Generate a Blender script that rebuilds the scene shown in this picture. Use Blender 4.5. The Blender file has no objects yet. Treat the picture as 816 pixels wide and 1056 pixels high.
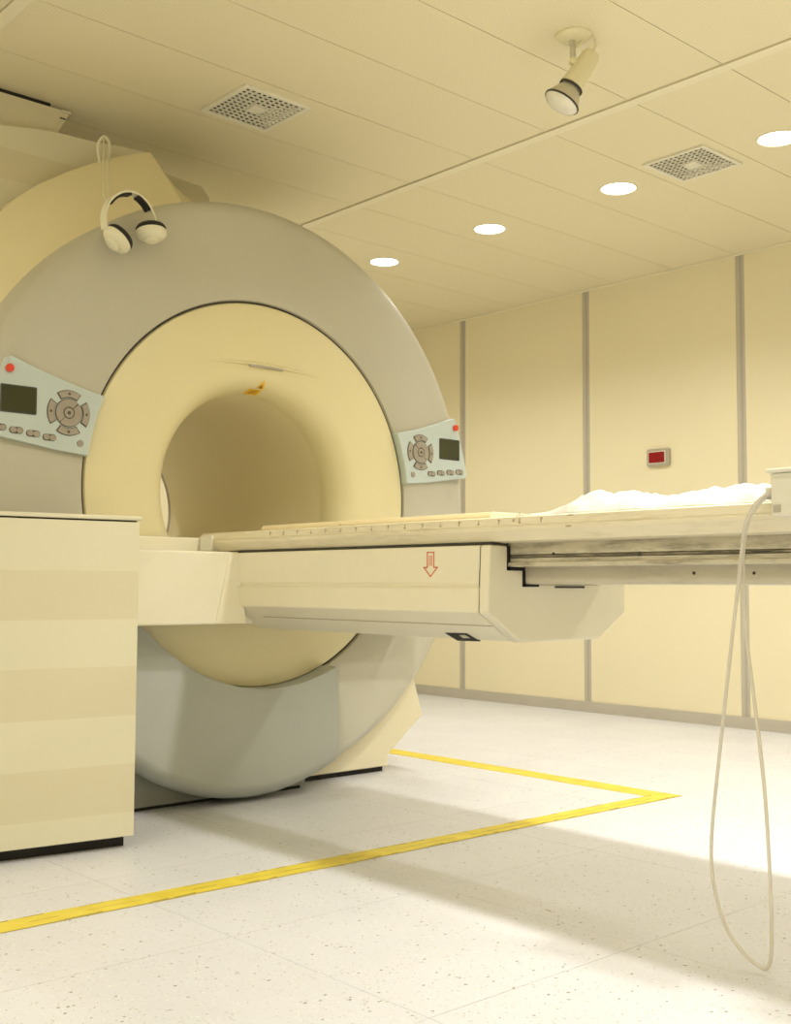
import bpy, bmesh, math, random
from mathutils import Vector, Matrix
random.seed(7)
scene = bpy.context.scene
COL = scene.collection
PI = math.pi

# ------------------------------------------------------------------ camera
FPX = 1173.68
YAW, PITCH, ROLL = math.radians(137.968), math.radians(3.686), math.radians(0.267)
CAM = Vector((0.0, 0.0, 0.75))
FWD = Vector((math.cos(PITCH)*math.cos(YAW), math.cos(PITCH)*math.sin(YAW), math.sin(PITCH)))
_r = Vector((math.sin(YAW), -math.cos(YAW), 0)); _u = _r.cross(FWD)
RGT = math.cos(ROLL)*_r + math.sin(ROLL)*_u
UPV = -math.sin(ROLL)*_r + math.cos(ROLL)*_u
cd = bpy.data.cameras.new('camera'); cam = bpy.data.objects.new('camera', cd); COL.objects.link(cam)
cd.sensor_fit = 'VERTICAL'; cd.sensor_height = 24.0
cd.lens = FPX/1056*24.0
cd.clip_start = 0.02; cd.clip_end = 60
cam.matrix_world = Matrix(((RGT.x, UPV.x, -FWD.x, CAM.x), (RGT.y, UPV.y, -FWD.y, CAM.y),
                           (RGT.z, UPV.z, -FWD.z, CAM.z), (0, 0, 0, 1)))
scene.camera = cam

# ------------------------------------------------------------------ world, exposure
w = bpy.data.worlds.new('world'); scene.world = w; w.use_nodes = True
w.node_tree.nodes['Background'].inputs[0].default_value = (0.02, 0.02, 0.02, 1)
w.node_tree.nodes['Background'].inputs[1].default_value = 0.0
vs = scene.view_settings
vs.view_transform = 'Standard'; vs.look = 'None'; vs.gamma = 1.0; vs.use_curve_mapping = False
vs.exposure = 0.0
LAMP_BACK, LAMP_MID, FILL_FRONT = (6.7, 142), (22.5, 142), (10.2, 180)     # downlights and added front fill: watts, beam spread in degrees
LENS_GLOW = 10.0
LAMP_COL = (1.0, 0.975, 0.93)

def ray(px, py): return FWD + RGT*((px-408)/FPX) - UPV*((py-528)/FPX)
def on(px, py, ax, v):
    d = ray(px, py); t = (v-CAM[ax])/d[ax]; return CAM + d*t
def at(px, py, depth): return CAM + ray(px, py)*depth

# ------------------------------------------------------------------ materials
def new_mat(name):
    m = bpy.data.materials.new(name); m.use_nodes = True
    return m, m.node_tree.nodes, m.node_tree.links, m.node_tree.nodes['Principled BSDF']
def mat(name, col, rough=0.5, var=0.05, scale=6.0, bump=0.0, bscale=200.0, metal=0.0, coat=0.0, spec=0.5, grime=0.0, grime_col=(0.12, 0.10, 0.06), gscale=(3, 12, 12), gedge=(0.5, 0.7)):
    m, N, L, b = new_mat(name)
    b.inputs['Roughness'].default_value = rough; b.inputs['Metallic'].default_value = metal
    b.inputs['Coat Weight'].default_value = coat; b.inputs['Specular IOR Level'].default_value = spec
    tc = N.new('ShaderNodeTexCoord')
    n = N.new('ShaderNodeTexNoise'); n.inputs['Scale'].default_value = scale; n.inputs['Detail'].default_value = 4
    L.new(tc.outputs['Object'], n.inputs['Vector'])
    r = N.new('ShaderNodeValToRGB')
    r.color_ramp.elements[0].position = 0.3; r.color_ramp.elements[1].position = 0.7
    r.color_ramp.elements[0].color = tuple(c*(1-var) for c in col)+(1,)
    r.color_ramp.elements[1].color = tuple(min(1, c*(1+var)) for c in col)+(1,)
    L.new(n.outputs['Fac'], r.inputs['Fac'])
    out = r.outputs['Color']
    if grime > 0:
        mp = N.new('ShaderNodeMapping'); mp.inputs['Scale'].default_value = gscale
        L.new(tc.outputs['Object'], mp.inputs['Vector'])
        g = N.new('ShaderNodeTexNoise'); g.inputs['Scale'].default_value = 4; g.inputs['Detail'].default_value = 8; g.inputs['Roughness'].default_value = 0.7
        L.new(mp.outputs['Vector'], g.inputs['Vector'])
        gr = N.new('ShaderNodeValToRGB'); gr.color_ramp.elements[0].position = gedge[0]; gr.color_ramp.elements[1].position = gedge[1]
        gr.color_ramp.elements[1].color = (grime, grime, grime, 1); gr.color_ramp.elements[0].color = (0, 0, 0, 1)
        L.new(g.outputs['Fac'], gr.inputs['Fac'])
        mx = N.new('ShaderNodeMix'); mx.data_type = 'RGBA'
        L.new(gr.outputs['Color'], mx.inputs['Factor']); L.new(out, mx.inputs[6]); mx.inputs[7].default_value = grime_col+(1,)
        out = mx.outputs[2]
    L.new(out, b.inputs['Base Color'])
    if bump > 0:
        n2 = N.new('ShaderNodeTexNoise'); n2.inputs['Scale'].default_value = bscale; n2.inputs['Detail'].default_value = 3
        L.new(tc.outputs['Object'], n2.inputs['Vector'])
        bp = N.new('ShaderNodeBump'); bp.inputs['Strength'].default_value = bump; bp.inputs['Distance'].default_value = 0.002
        L.new(n2.outputs['Fac'], bp.inputs['Height']); L.new(bp.outputs['Normal'], b.inputs['Normal'])
    return m

M = {}
M['cream'] = mat('cream_cover', (0.78, 0.70, 0.415), 0.45, 0.02, 2.0, 0.02, 400)
M['cream_light'] = mat('cream_light', (0.74, 0.695, 0.50), 0.42, 0.02, 2.0)
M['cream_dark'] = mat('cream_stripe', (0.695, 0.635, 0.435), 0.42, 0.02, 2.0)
M['ring'] = mat('grey_cover', (0.54, 0.515, 0.405), 0.46, 0.03, 2.5)
M['apron'] = mat('blue_grey_cover', (0.485, 0.505, 0.46), 0.48, 0.05, 3.0)
M['tube'] = mat('bore_lining', (0.86, 0.77, 0.50), 0.5, 0.02, 3)
M['wall'] = mat('wall_panel', (0.87, 0.79, 0.54), 0.45, 0.015, 1.5)
M['strip'] = mat('wall_strip', (0.55, 0.51, 0.41), 0.4, 0.03, 8)
M['strip_mid'] = mat('wall_strip_core', (0.48, 0.44, 0.35), 0.4, 0.03, 8)
M['base'] = mat('skirting', (0.52, 0.48, 0.39), 0.4, 0.03, 8)
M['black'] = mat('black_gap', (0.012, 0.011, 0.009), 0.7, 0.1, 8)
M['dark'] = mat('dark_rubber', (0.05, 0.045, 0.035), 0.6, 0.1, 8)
M['trim'] = mat('ceiling_batten', (0.87, 0.80, 0.58), 0.45, 0.01, 3)
M['table'] = mat('table_cover', (0.86, 0.81, 0.62), 0.4, 0.03, 4, grime=0.10, grime_col=(0.45, 0.36, 0.2), gscale=(1, 1, 1))
M['slab'] = mat('table_slab', (0.84, 0.77, 0.56), 0.4, 0.03, 6, grime=0.35, grime_col=(0.40, 0.32, 0.17), gscale=(1.2, 8, 10))
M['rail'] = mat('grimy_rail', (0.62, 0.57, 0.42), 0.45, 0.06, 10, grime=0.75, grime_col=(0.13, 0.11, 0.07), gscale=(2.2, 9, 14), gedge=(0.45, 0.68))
M['beam'] = mat('rail_beam', (0.60, 0.55, 0.42), 0.4, 0.05, 10, grime=0.3, grime_col=(0.2, 0.17, 0.1), gscale=(2, 8, 8))
M['plastic'] = mat('white_plastic', (0.82, 0.80, 0.68), 0.35, 0.02, 10)
M['phone'] = mat('headphone_shell', (0.80, 0.76, 0.55), 0.35, 0.02, 10)
M['panel'] = mat('control_panel', (0.55, 0.63, 0.60), 0.32, 0.02, 6, coat=0.2)
M['button'] = mat('button_grey', (0.36, 0.32, 0.25), 0.45, 0.05, 30)
M['button_line'] = mat('button_outline', (0.10, 0.085, 0.06), 0.5, 0.05, 30)
M['red'] = mat('red_button', (0.75, 0.06, 0.02), 0.35, 0.05, 30)
M['red_dark'] = mat('red_switch', (0.30, 0.004, 0.008), 0.25, 0.1, 40)
M['red_line'] = mat('red_print', (0.72, 0.18, 0.08), 0.5, 0.05, 30)
M['lcd'] = mat('lcd_glass', (0.045, 0.05, 0.02), 0.12, 0.1, 8)
M['sheet'] = mat('white_sheet', (0.68, 0.66, 0.57), 0.8, 0.02, 10, 0.25, 90)
M['pad'] = mat('table_pad', (0.82, 0.70, 0.42), 0.6, 0.03, 8)
M['label'] = mat('warning_label', (0.85, 0.52, 0.03), 0.5, 0.08, 60)
M['print'] = mat('label_print', (0.22, 0.10, 0.01), 0.5, 0.05, 60)
M['ink'] = mat('ruler_ink', (0.46, 0.39, 0.24), 0.6, 0.1, 60)
M['vent'] = mat('vent_grille', (0.84, 0.80, 0.64), 0.45, 0.03, 20)
M['ventdark'] = mat('vent_duct', (0.02, 0.018, 0.012), 0.8, 0.1, 10)
M['spot'] = mat('spot_body', (0.80, 0.74, 0.48), 0.35, 0.02, 20)
M['spotmetal'] = mat('spot_metal', (0.60, 0.56, 0.45), 0.35, 0.03, 20, metal=0.4)
M['bulb'] = mat('bulb_glass', (0.80, 0.77, 0.66), 0.2, 0.05, 30)
M['shroud'] = mat('shroud_cover', (0.86, 0.77, 0.48), 0.45, 0.02, 2.0)
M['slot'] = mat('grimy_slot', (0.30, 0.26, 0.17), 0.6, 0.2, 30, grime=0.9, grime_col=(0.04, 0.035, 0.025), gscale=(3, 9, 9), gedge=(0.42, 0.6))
M['foot'] = mat('foot_cover', (0.78, 0.71, 0.50), 0.45, 0.02, 3)
M['foot_grey'] = mat('plinth_grey', (0.34, 0.35, 0.31), 0.4, 0.04, 5)
M['switch_frame'] = mat('switch_frame', (0.45, 0.41, 0.31), 0.4, 0.04, 20)

def tube_mat():
    m, N, L, b = new_mat('clear_tubing')
    b.inputs['Base Color'].default_value = (0.88, 0.84, 0.72, 1); b.inputs['Roughness'].default_value = 0.15
    b.inputs['Transmission Weight'].default_value = 0.35; b.inputs['IOR'].default_value = 1.35
    n = N.new('ShaderNodeTexNoise'); n.inputs['Scale'].default_value = 30
    r = N.new('ShaderNodeMapRange'); r.inputs[3].default_value = 0.12; r.inputs[4].default_value = 0.3
    L.new(n.outputs['Fac'], r.inputs[0]); L.new(r.outputs[0], b.inputs['Roughness'])
    return m
M['tubing'] = tube_mat()

def glow(name, strength):
    m, N, L, b = new_mat(name)
    e = N.new('ShaderNodeEmission'); e.inputs[0].default_value = LAMP_COL+(1,); e.inputs[1].default_value = strength
    # a very faint frosted variation of the lens
    tc = N.new('ShaderNodeTexCoord'); n = N.new('ShaderNodeTexNoise'); n.inputs['Scale'].default_value = 40
    L.new(tc.outputs['Object'], n.inputs['Vector'])
    r = N.new('ShaderNodeMapRange'); r.inputs[3].default_value = strength*0.95; r.inputs[4].default_value = strength*1.05
    L.new(n.outputs['Fac'], r.inputs[0]); L.new(r.outputs[0], e.inputs[1])
    L.new(e.outputs[0], N['Material Output'].inputs['Surface'])
    return m
M['glow'] = glow('lamp_lens', LENS_GLOW)

def ceiling_mat():
    m, N, L, b = new_mat('perforated_ceiling_panel')
    b.inputs['Roughness'].default_value = 0.5
    tc = N.new('ShaderNodeTexCoord')
    geo = N.new('ShaderNodeNewGeometry')
    sx = N.new('ShaderNodeSeparateXYZ'); L.new(geo.outputs['Position'], sx.inputs[0])
    def math_(op, a, bb=None):
        n = N.new('ShaderNodeMath'); n.operation = op
        for i, v in enumerate((a, bb)):
            if v is None: continue
            if isinstance(v, (int, float)): n.inputs[i].default_value = v
            else: L.new(v, n.inputs[i])
        return n.outputs[0]
    P = 0.011
    def cell(s): return math_('SUBTRACT', math_('FRACT', math_('DIVIDE', s, P)), 0.5)
    cx, cy = cell(sx.outputs[0]), cell(sx.outputs[1])
    d = math_('SQRT', math_('ADD', math_('MULTIPLY', cx, cx), math_('MULTIPLY', cy, cy)))
    hole = math_('LESS_THAN', d, 0.22)
    n = N.new('ShaderNodeTexNoise'); n.inputs['Scale'].default_value = 1.2; n.inputs['Detail'].default_value = 3
    L.new(geo.outputs['Position'], n.inputs['Vector'])
    r = N.new('ShaderNodeValToRGB')
    r.color_ramp.elements[0].color = (0.84, 0.76, 0.51, 1); r.color_ramp.elements[1].color = (0.86, 0.78, 0.53, 1)
    L.new(n.outputs['Fac'], r.inputs['Fac'])
    mx = N.new('ShaderNodeMix'); mx.data_type = 'RGBA'
    L.new(hole, mx.inputs['Factor']); L.new(r.outputs['Color'], mx.inputs[6]); mx.inputs[7].default_value = (0.70, 0.63, 0.42, 1)
    L.new(mx.outputs[2], b.inputs['Base Color'])
    return m
M['ceil'] = ceiling_mat()

def floor_mat():
    m, N, L, b = new_mat('speckled_vinyl_tile')
    b.inputs['Roughness'].default_value = 0.35; b.inputs['Specular IOR Level'].default_value = 0.4
    geo = N.new('ShaderNodeNewGeometry')
    n = N.new('ShaderNodeTexNoise'); n.inputs['Scale'].default_value = 3; n.inputs['Detail'].default_value = 5
    L.new(geo.outputs['Position'], n.inputs['Vector'])
    r = N.new('ShaderNodeValToRGB')
    r.color_ramp.elements[0].position = 0.3; r.color_ramp.elements[1].position = 0.7
    r.color_ramp.elements[0].color = (0.70, 0.705, 0.735, 1); r.color_ramp.elements[1].color = (0.76, 0.765, 0.795, 1)
    L.new(n.outputs['Fac'], r.inputs['Fac'])
    col = r.outputs['Color']
    def flecks(col, scale, thr, c, seed, stretch):
        mp = N.new('ShaderNodeMapping'); mp.inputs['Location'].default_value = (seed, seed*1.7, 0); mp.inputs['Scale'].default_value = stretch
        L.new(geo.outputs['Position'], mp.inputs['Vector'])
        # warp so flecks are irregular
        wn = N.new('ShaderNodeTexNoise'); wn.inputs['Scale'].default_value = scale*0.9
        L.new(mp.outputs[0], wn.inputs['Vector'])
        ad = N.new('ShaderNodeMix'); ad.data_type = 'VECTOR'; ad.inputs['Factor'].default_value = 0.012
        L.new(mp.outputs[0], ad.inputs[4]); L.new(wn.outputs['Color'], ad.inputs[5])
        v = N.new('ShaderNodeTexVoronoi'); v.inputs['Scale'].default_value = scale
        L.new(ad.outputs[1], v.inputs['Vector'])
        sp = N.new('ShaderNodeSeparateColor'); L.new(v.outputs['Color'], sp.inputs[0])
        t1 = N.new('ShaderNodeMath'); t1.operation = 'GREATER_THAN'; t1.inputs[1].default_value = thr; L.new(sp.outputs[0], t1.inputs[0])
        t2 = N.new('ShaderNodeMath'); t2.operation = 'LESS_THAN'; t2.inputs[1].default_value = 0.36; L.new(v.outputs['Distance'], t2.inputs[0])
        tm = N.new('ShaderNodeMath'); tm.operation = 'MULTIPLY'; L.new(t1.outputs[0], tm.inputs[0]); L.new(t2.outputs[0], tm.inputs[1])
        mx = N.new('ShaderNodeMix'); mx.data_type = 'RGBA'; L.new(tm.outputs[0], mx.inputs['Factor']); L.new(col, mx.inputs[6]); mx.inputs[7].default_value = c+(1,)
        return mx.outputs[2]
    col = flecks(col, 130, 0.93, (0.50, 0.48, 0.44), 3.1, (1, 1.5, 1))
    col = flecks(col, 170, 0.86, (0.62, 0.60, 0.55), 7.7, (1.4, 1, 1))
    col = flecks(col, 140, 0.90, (0.84, 0.84, 0.82), 12.3, (1, 1.3, 1))
    col = flecks(col, 95, 0.978, (0.30, 0.28, 0.24), 21.9, (1.3, 1, 1))
    L.new(col, b.inputs['Base Color'])
    return m
M['floor'] = floor_mat()

def tape_mat():
    m, N, L, b = new_mat('yellow_floor_tape')
    b.inputs['Roughness'].default_value = 0.4
    geo = N.new('ShaderNodeNewGeometry')
    n = N.new('ShaderNodeTexNoise'); n.inputs['Scale'].default_value = 14; n.inputs['Detail'].default_value = 6
    L.new(geo.outputs['Position'], n.inputs['Vector'])
    r = N.new('ShaderNodeValToRGB'); r.color_ramp.elements[0].position = 0.3; r.color_ramp.elements[1].position = 0.75
    r.color_ramp.elements[0].color = (0.74, 0.58, 0.035, 1); r.color_ramp.elements[1].color = (0.88, 0.73, 0.07, 1)
    L.new(n.outputs['Fac'], r.inputs['Fac']); L.new(r.outputs['Color'], b.inputs['Base Color'])
    return m
M['tape'] = tape_mat()
M['tape_wear'] = mat('tape_wear', (0.30, 0.22, 0.03), 0.6, 0.2, 40)

# ------------------------------------------------------------------ mesh helpers
class MB:
    def __init__(s): s.v = []; s.f = []; s.smooth = []
    def add(s, verts, faces, smooth=False):
        o = len(s.v); s.v += [Vector(p) for p in verts]
        for f in faces: s.f.append(tuple(i+o for i in f)); s.smooth.append(smooth)
        return s
    def box(s, x0, x1, y0, y1, z0, z1, bev=0.0):
        if bev > 0:
            bm = bmesh.new(); bmesh.ops.create_cube(bm, size=1)
            for v in bm.verts:
                v.co = Vector(((x0+x1)/2+v.co.x*(x1-x0), (y0+y1)/2+v.co.y*(y1-y0), (z0+z1)/2+v.co.z*(z1-z0)))
            bmesh.ops.bevel(bm, geom=bm.edges[:], offset=bev, segments=2, profile=0.5, affect='EDGES')
            bm.verts.index_update()
            s.add([v.co.copy() for v in bm.verts], [[v.index for v in f.verts] for f in bm.faces]); bm.free(); return s
        V = [(x, y, z) for x in (x0, x1) for y in (y0, y1) for z in (z0, z1)]
        F = [(0, 1, 3, 2), (4, 6, 7, 5), (0, 4, 5, 1), (2, 3, 7, 6), (0, 2, 6, 4), (1, 5, 7, 3)]
        return s.add(V, F)
    def prism(s, pts, ax, a, b, smooth=False):
        """closed polygon pts (2-D in the other two axes) extruded from a to b along ax"""
        def P(p, t):
            if ax == 0: return (t, p[0], p[1])
            if ax == 1: return (p[0], t, p[1])
            return (p[0], p[1], t)
        n = len(pts); V = [P(p, a) for p in pts]+[P(p, b) for p in pts]
        o = len(s.v); s.v += [Vector(q) for q in V]
        s.f.append(tuple(o+i for i in range(n))); s.smooth.append(False)
        s.f.append(tuple(o+n+i for i in reversed(range(n)))); s.smooth.append(False)
        for i in range(n):
            j = (i+1) % n
            s.f.append((o+i, o+n+i, o+n+j, o+j)); s.smooth.append(smooth)
        return s
    def loft(s, rings, closed=True, caps=False, smooth=True, loop=False):
        """rings: list of equal-length point lists"""
        n = len(rings[0]); o = len(s.v)
        for r in rings: s.v += [Vector(p) for p in r]
        m = len(rings)
        for k in range(m if loop else m-1):
            k2 = (k+1) % m
            for i in range(n if closed else n-1):
                j = (i+1) % n
                s.f.append((o+k*n+i, o+k*n+j, o+k2*n+j, o+k2*n+i)); s.smooth.append(smooth)
        if caps:
            s.f.append(tuple(o+i for i in reversed(range(n)))); s.smooth.append(False)
            s.f.append(tuple(o+(m-1)*n+i for i in range(n))); s.smooth.append(False)
        return s
    def lathe(s, prof, c, axis, n=48, smooth=True, caps=False, loop=False):
        """prof: (along, radius) pairs about the line through c along axis"""
        a = Vector(axis).normalized(); c = Vector(c)
        t = Vector((0, 0, 1)) if abs(a.z) < 0.9 else Vector((1, 0, 0))
        e1 = a.cross(t).normalized(); e2 = a.cross(e1)
        R = [[c+a*h+(e1*math.cos(2*PI*i/n)+e2*math.sin(2*PI*i/n))*max(r, 1e-5) for i in range(n)] for h, r in prof]
        return s.loft(R, True, caps, smooth, loop)
    def tube(s, pts, rad, n=8, caps=True):
        pts = [Vector(p) for p in pts]; R = []
        ref = None
        for i, p in enumerate(pts):
            d = (pts[min(i+1, len(pts)-1)]-pts[max(i-1, 0)]).normalized()
            if ref is None:
                ref = d.cross(Vector((0, 0, 1)))
                if ref.length < 0.1: ref = d.cross(Vector((1, 0, 0)))
                ref.normalize()
            ref = (ref-d*ref.dot(d)).normalized()
            b2 = d.cross(ref)
            rr = rad[i] if isinstance(rad, (list, tuple)) else rad
            R.append([p+(ref*math.cos(2*PI*k/n)+b2*math.sin(2*PI*k/n))*rr for k in range(n)])
        return s.loft(R, True, caps, True)

def world_loc(o):
    v = Vector(o.location)
    while o.parent: o = o.parent; v += Vector(o.location)
    return v
def obj(name, mb, material, parent=None, auto=35, bevel=0.0):
    lo = Vector((min(v.x for v in mb.v), min(v.y for v in mb.v), min(v.z for v in mb.v)))
    hi = Vector((max(v.x for v in mb.v), max(v.y for v in mb.v), max(v.z for v in mb.v)))
    org = Vector(((lo.x+hi.x)/2, (lo.y+hi.y)/2, lo.z))
    me = bpy.data.meshes.new(name)
    me.from_pydata([v-org for v in mb.v], [], mb.f)
    bm = bmesh.new(); bm.from_mesh(me)
    for f, sm in zip(bm.faces, mb.smooth): f.smooth = sm
    bmesh.ops.remove_doubles(bm, verts=bm.verts[:], dist=1e-5)
    bmesh.ops.recalc_face_normals(bm, faces=bm.faces[:]); 
    for e in bm.edges:
        if len(e.link_faces) == 2 and e.calc_face_angle(0) > math.radians(auto): e.smooth = False
    bm.to_mesh(me); bm.free()
    me.materials.append(material)
    o = bpy.data.objects.new(name, me); COL.objects.link(o)
    o.parent = parent
    o.location = org-(world_loc(parent) if parent else Vector((0, 0, 0)))
    if bevel > 0:
        md = o.modifiers.new('bevel', 'BEVEL'); md.width = bevel; md.segments = 3; md.limit_method = 'ANGLE'; md.angle_limit = math.radians(40)
        for p in me.polygons: p.use_smooth = True
        md2 = o.modifiers.new('wn', 'WEIGHTED_NORMAL'); md2.keep_sharp = False
    return o
def empty(name, loc, label, cat, group=None):
    o = bpy.data.objects.new(name, None); COL.objects.link(o); o.location = loc; o.empty_display_size = 0.1
    return tag(o, label, cat, group)
def tag(o, label, cat, group=None):
    o['label'] = label; o['category'] = cat
    if group: o['group'] = group
    return o
def struct(o): o['kind'] = 'structure'; return o
def copy_tree(o, parent=None):
    c = o.copy(); COL.objects.link(c); c.parent = parent
    for ch in list(o.children): copy_tree(ch, c)
    return c
def smooth_path(pts, k=6):
    pts = [Vector(p) for p in pts]; out = []
    for i in range(len(pts)-1):
        p0, p1, p2, p3 = pts[max(i-1, 0)], pts[i], pts[i+1], pts[min(i+2, len(pts)-1)]
        for j in range(k):
            t = j/k
            out.append(0.5*((2*p1)+(p2-p0)*t+(2*p0-5*p1+4*p2-p3)*t*t+(3*p1-p0-3*p2+p3)*t**3))
    out.append(pts[-1]); return out

# ------------------------------------------------------------------ room shell
H = 2.558; YB = 5.461; XL = -6.2; XR = 2.4; YF = -2.6
# floor: slab + one tile each, 0.61 m grid
fl = struct(obj('floor', MB().box(XL, XR, YF, YB, -0.12, -0.006), M['dark']))
TS = 0.61; tx0 = -1.465; ty0 = 1.405
tile_mesh = {}
i0, i1 = math.floor((XL-tx0)/TS), math.ceil((XR-tx0)/TS)
j0, j1 = math.floor((YF-ty0)/TS), math.ceil((YB-ty0)/TS)
g = 0.0006
for i in range(i0, i1):
    for j in range(j0, j1):
        xa, xb = max(XL, tx0+i*TS), min(XR, tx0+(i+1)*TS); ya, yb = max(YF, ty0+j*TS), min(YB, ty0+(j+1)*TS)
        if xb-xa < 0.02 or yb-ya < 0.02: continue
        key = (round(xb-xa, 3), round(yb-ya, 3))
        if key not in tile_mesh:
            t = obj('floor_tile', MB().box(xa+g, xb-g, ya+g, yb-g, -0.006, 0.0), M['floor'], fl); tile_mesh[key] = t.data
        else:
            t = bpy.data.objects.new('floor_tile', tile_mesh[key]); COL.objects.link(t); t.parent = fl
            t.location = Vector(((xa+xb)/2, (ya+yb)/2, -0.006))-fl.location
# ceiling: slab + panels 0.3986 x 2.0
ce = struct(obj('ceiling', MB().box(XL, XR, YF, YB, H+0.02, H+0.1), M['dark']))
PW = 0.3986; px0 = -2.095
bays = [(YF, -0.6), (-0.6, 1.404), (1.404, 3.404), (3.404, YB)]
cmesh = {}
for k in range(math.floor((XL-px0)/PW), math.ceil((XR-px0)/PW)):
    xa, xb = max(XL, px0+k*PW), min(XR, px0+(k+1)*PW)
    if xb-xa < 0.02: continue
    for bi, (ya, yb) in enumerate(bays):
        g = 0.0016
        key = (bi, round(xb-xa, 3))
        if key not in cmesh:
            t = obj('ceiling_panel', MB().box(xa+g, xb-g, ya+g, yb-g, H, H+0.02), M['ceil'], ce); cmesh[key] = t.data
        else:
            t = bpy.data.objects.new('ceiling_panel', cmesh[key]); COL.objects.link(t); t.parent = ce
            t.location = Vector(((xa+xb)/2, (ya+yb)/2, H))-ce.location
for n_, yb in enumerate((-0.6, 1.404, 3.404)):
    struct(obj('trim_%d' % (n_+1), MB().box(XL, XR, yb+0.002, yb+0.048, H-0.007, H, 0.002), M['trim']))
struct(obj('trim_4', MB().box(XL, XR, YB-0.012, YB, H-0.010, H, 0.002), M['trim']))
# walls
def panel_wall(name, fixed_ax, pos, out, lo, hi, first, bname):
    """out = +1/-1: direction of the outside; panels on the room side"""
    def bx(a, b, d0, d1, z0, z1, bev=0.0):
        p, q = sorted((pos+out*d0, pos+out*d1))
        return MB().box(a, b, p, q, z0, z1, bev) if fixed_ax == 1 else MB().box(p, q, a, b, z0, z1, bev)
    wl = struct(obj(name, bx(lo, hi, 0.02, 0.14, 0, H), M['wall']))
    S = 1.0545; sw = 0.027; k = math.floor((lo-first)/S)
    while first+k*S < hi:
        a, b = first+k*S, first+(k+1)*S
        aa, bb = max(lo, a+sw), min(hi, b-sw)
        if bb-aa > 0.03: obj('wall_panel', bx(aa, bb, 0.0, 0.02, 0.0, H), M['wall'], wl)
        if lo+0.03 < a < hi-0.03:
            st = obj('joint_strip', bx(a-sw, a+sw, 0.004, 0.02, 0.0, H), M['strip'], wl)
            obj('strip_core', bx(a-0.006, a+0.006, 0.0015, 0.0045, 0.0, H), M['strip_mid'], st)
        k += 1
    b = struct(obj(bname, bx(lo, hi, -0.012, 0.0, 0.0, 0.064, 0.003), M['base']))
    obj('skirting_lip', bx(lo, hi, -0.016, -0.012, 0.0, 0.018), M['base'], b)
    return wl
panel_wall('wall_back', 1, YB, 1, XL, XR, -5.383, 'baseboard_back')
panel_wall('wall_front', 1, YF, -1, XL, XR, -5.383, 'baseboard_front')
panel_wall('wall_left', 0, XL, -1, YF, YB, -2.1, 'baseboard_left')
panel_wall('wall_right', 0, XR, 1, YF, YB, -2.1, 'baseboard_right')

# ------------------------------------------------------------------ MRI scanner
CY, CZ = 2.378, 1.076
XF = -3.365
sc = empty('mri_scanner', (-3.95, CY, 0), 'large cream and grey ring-shaped MRI scanner with round bore', 'MRI scanner')
C0 = (0, CY, CZ)
# ring cover (grey torus-like cover), lathe along +x
prof = [(-3.60, 0.70), (-3.385, 0.695), (-3.362, 0.700), (-3.352, 0.72), (-3.350, 0.80), (-3.352, 0.88), (-3.357, 0.950), (-3.361, 0.985)]
for k in range(1, 9):
    a = k/8*PI/2; prof.append((-3.432+0.070*math.cos(a), 0.993+0.070*math.sin(a)))
prof += [(-3.50, 1.063), (-3.585, 1.063), (-3.60, 1.055), (-3.605, 1.04), (-3.605, 0.90), (-3.60, 0.70)]
obj('ring_cover', MB().lathe(prof, C0, (1, 0, 0), 144), M['ring'], sc)
obj('ring_gasket', MB().lathe([(-3.42, 0.70), (-3.374, 0.70), (-3.374, 0.682), (-3.42, 0.682), (-3.42, 0.70)], C0, (1, 0, 0), 120), M['dark'], sc)
# front disc with flared mouth
prof = [(-3.42, 0.690), (-3.372, 0.690), (-3.365, 0.686), (-3.361, 0.67), (-3.358, 0.58), (-3.3585, 0.50)]
for k in range(0, 13):
    a = PI/2*(1-k/12); prof.append((-3.475+0.115*math.sin(a), 0.460-0.090*math.cos(a)))
prof += [(-3.48, 0.37), (-3.48, 0.45), (-3.42, 0.690)]
fd = obj('front_disc', MB().lathe(prof, C0, (1, 0, 0), 120), M['cream'], sc)
obj('bore_tube', MB().lathe([(-3.479, 0.371), (-4.02, 0.372), (-4.62, 0.371), (-4.62, 0.40), (-3.479, 0.40), (-3.479, 0.371)], C0, (1, 0, 0), 96), M['tube'], sc)
obj('bore_rim', MB().lathe([(-4.606, 0.3712), (-4.612, 0.3685), (-4.623, 0.3685), (-4.623, 0.40), (-4.62, 0.40)], C0, (1, 0, 0), 96), M['strip_mid'], sc)
# laser slot with brow
brow = MB(); R0 = []
for k in range(25):
    t = k/24; y = 2.115+t*(2.665-2.115); h = math.sin(PI*t)**1.5
    z = 1.530+0.012*math.sin(PI*t)
    R0.append([(-3.3585, y, z+0.010), (-3.3585+0.012*h, y, z+0.004*h), (-3.3585+0.012*h, y, z-0.001), (-3.3585, y, z-0.004)])
brow.loft(R0, False, False, False)
bo = obj('laser_brow', brow, M['cream'], sc)
obj('laser_slot', MB().box(-3.362, -3.3465, 2.315, 2.462, 1.5335, 1.5400), M['strip_mid'], bo)
obj('laser_window', MB().box(-3.3470, -3.3455, 2.355, 2.445, 1.5345, 1.5395), M['switch_frame'], bo)
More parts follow.
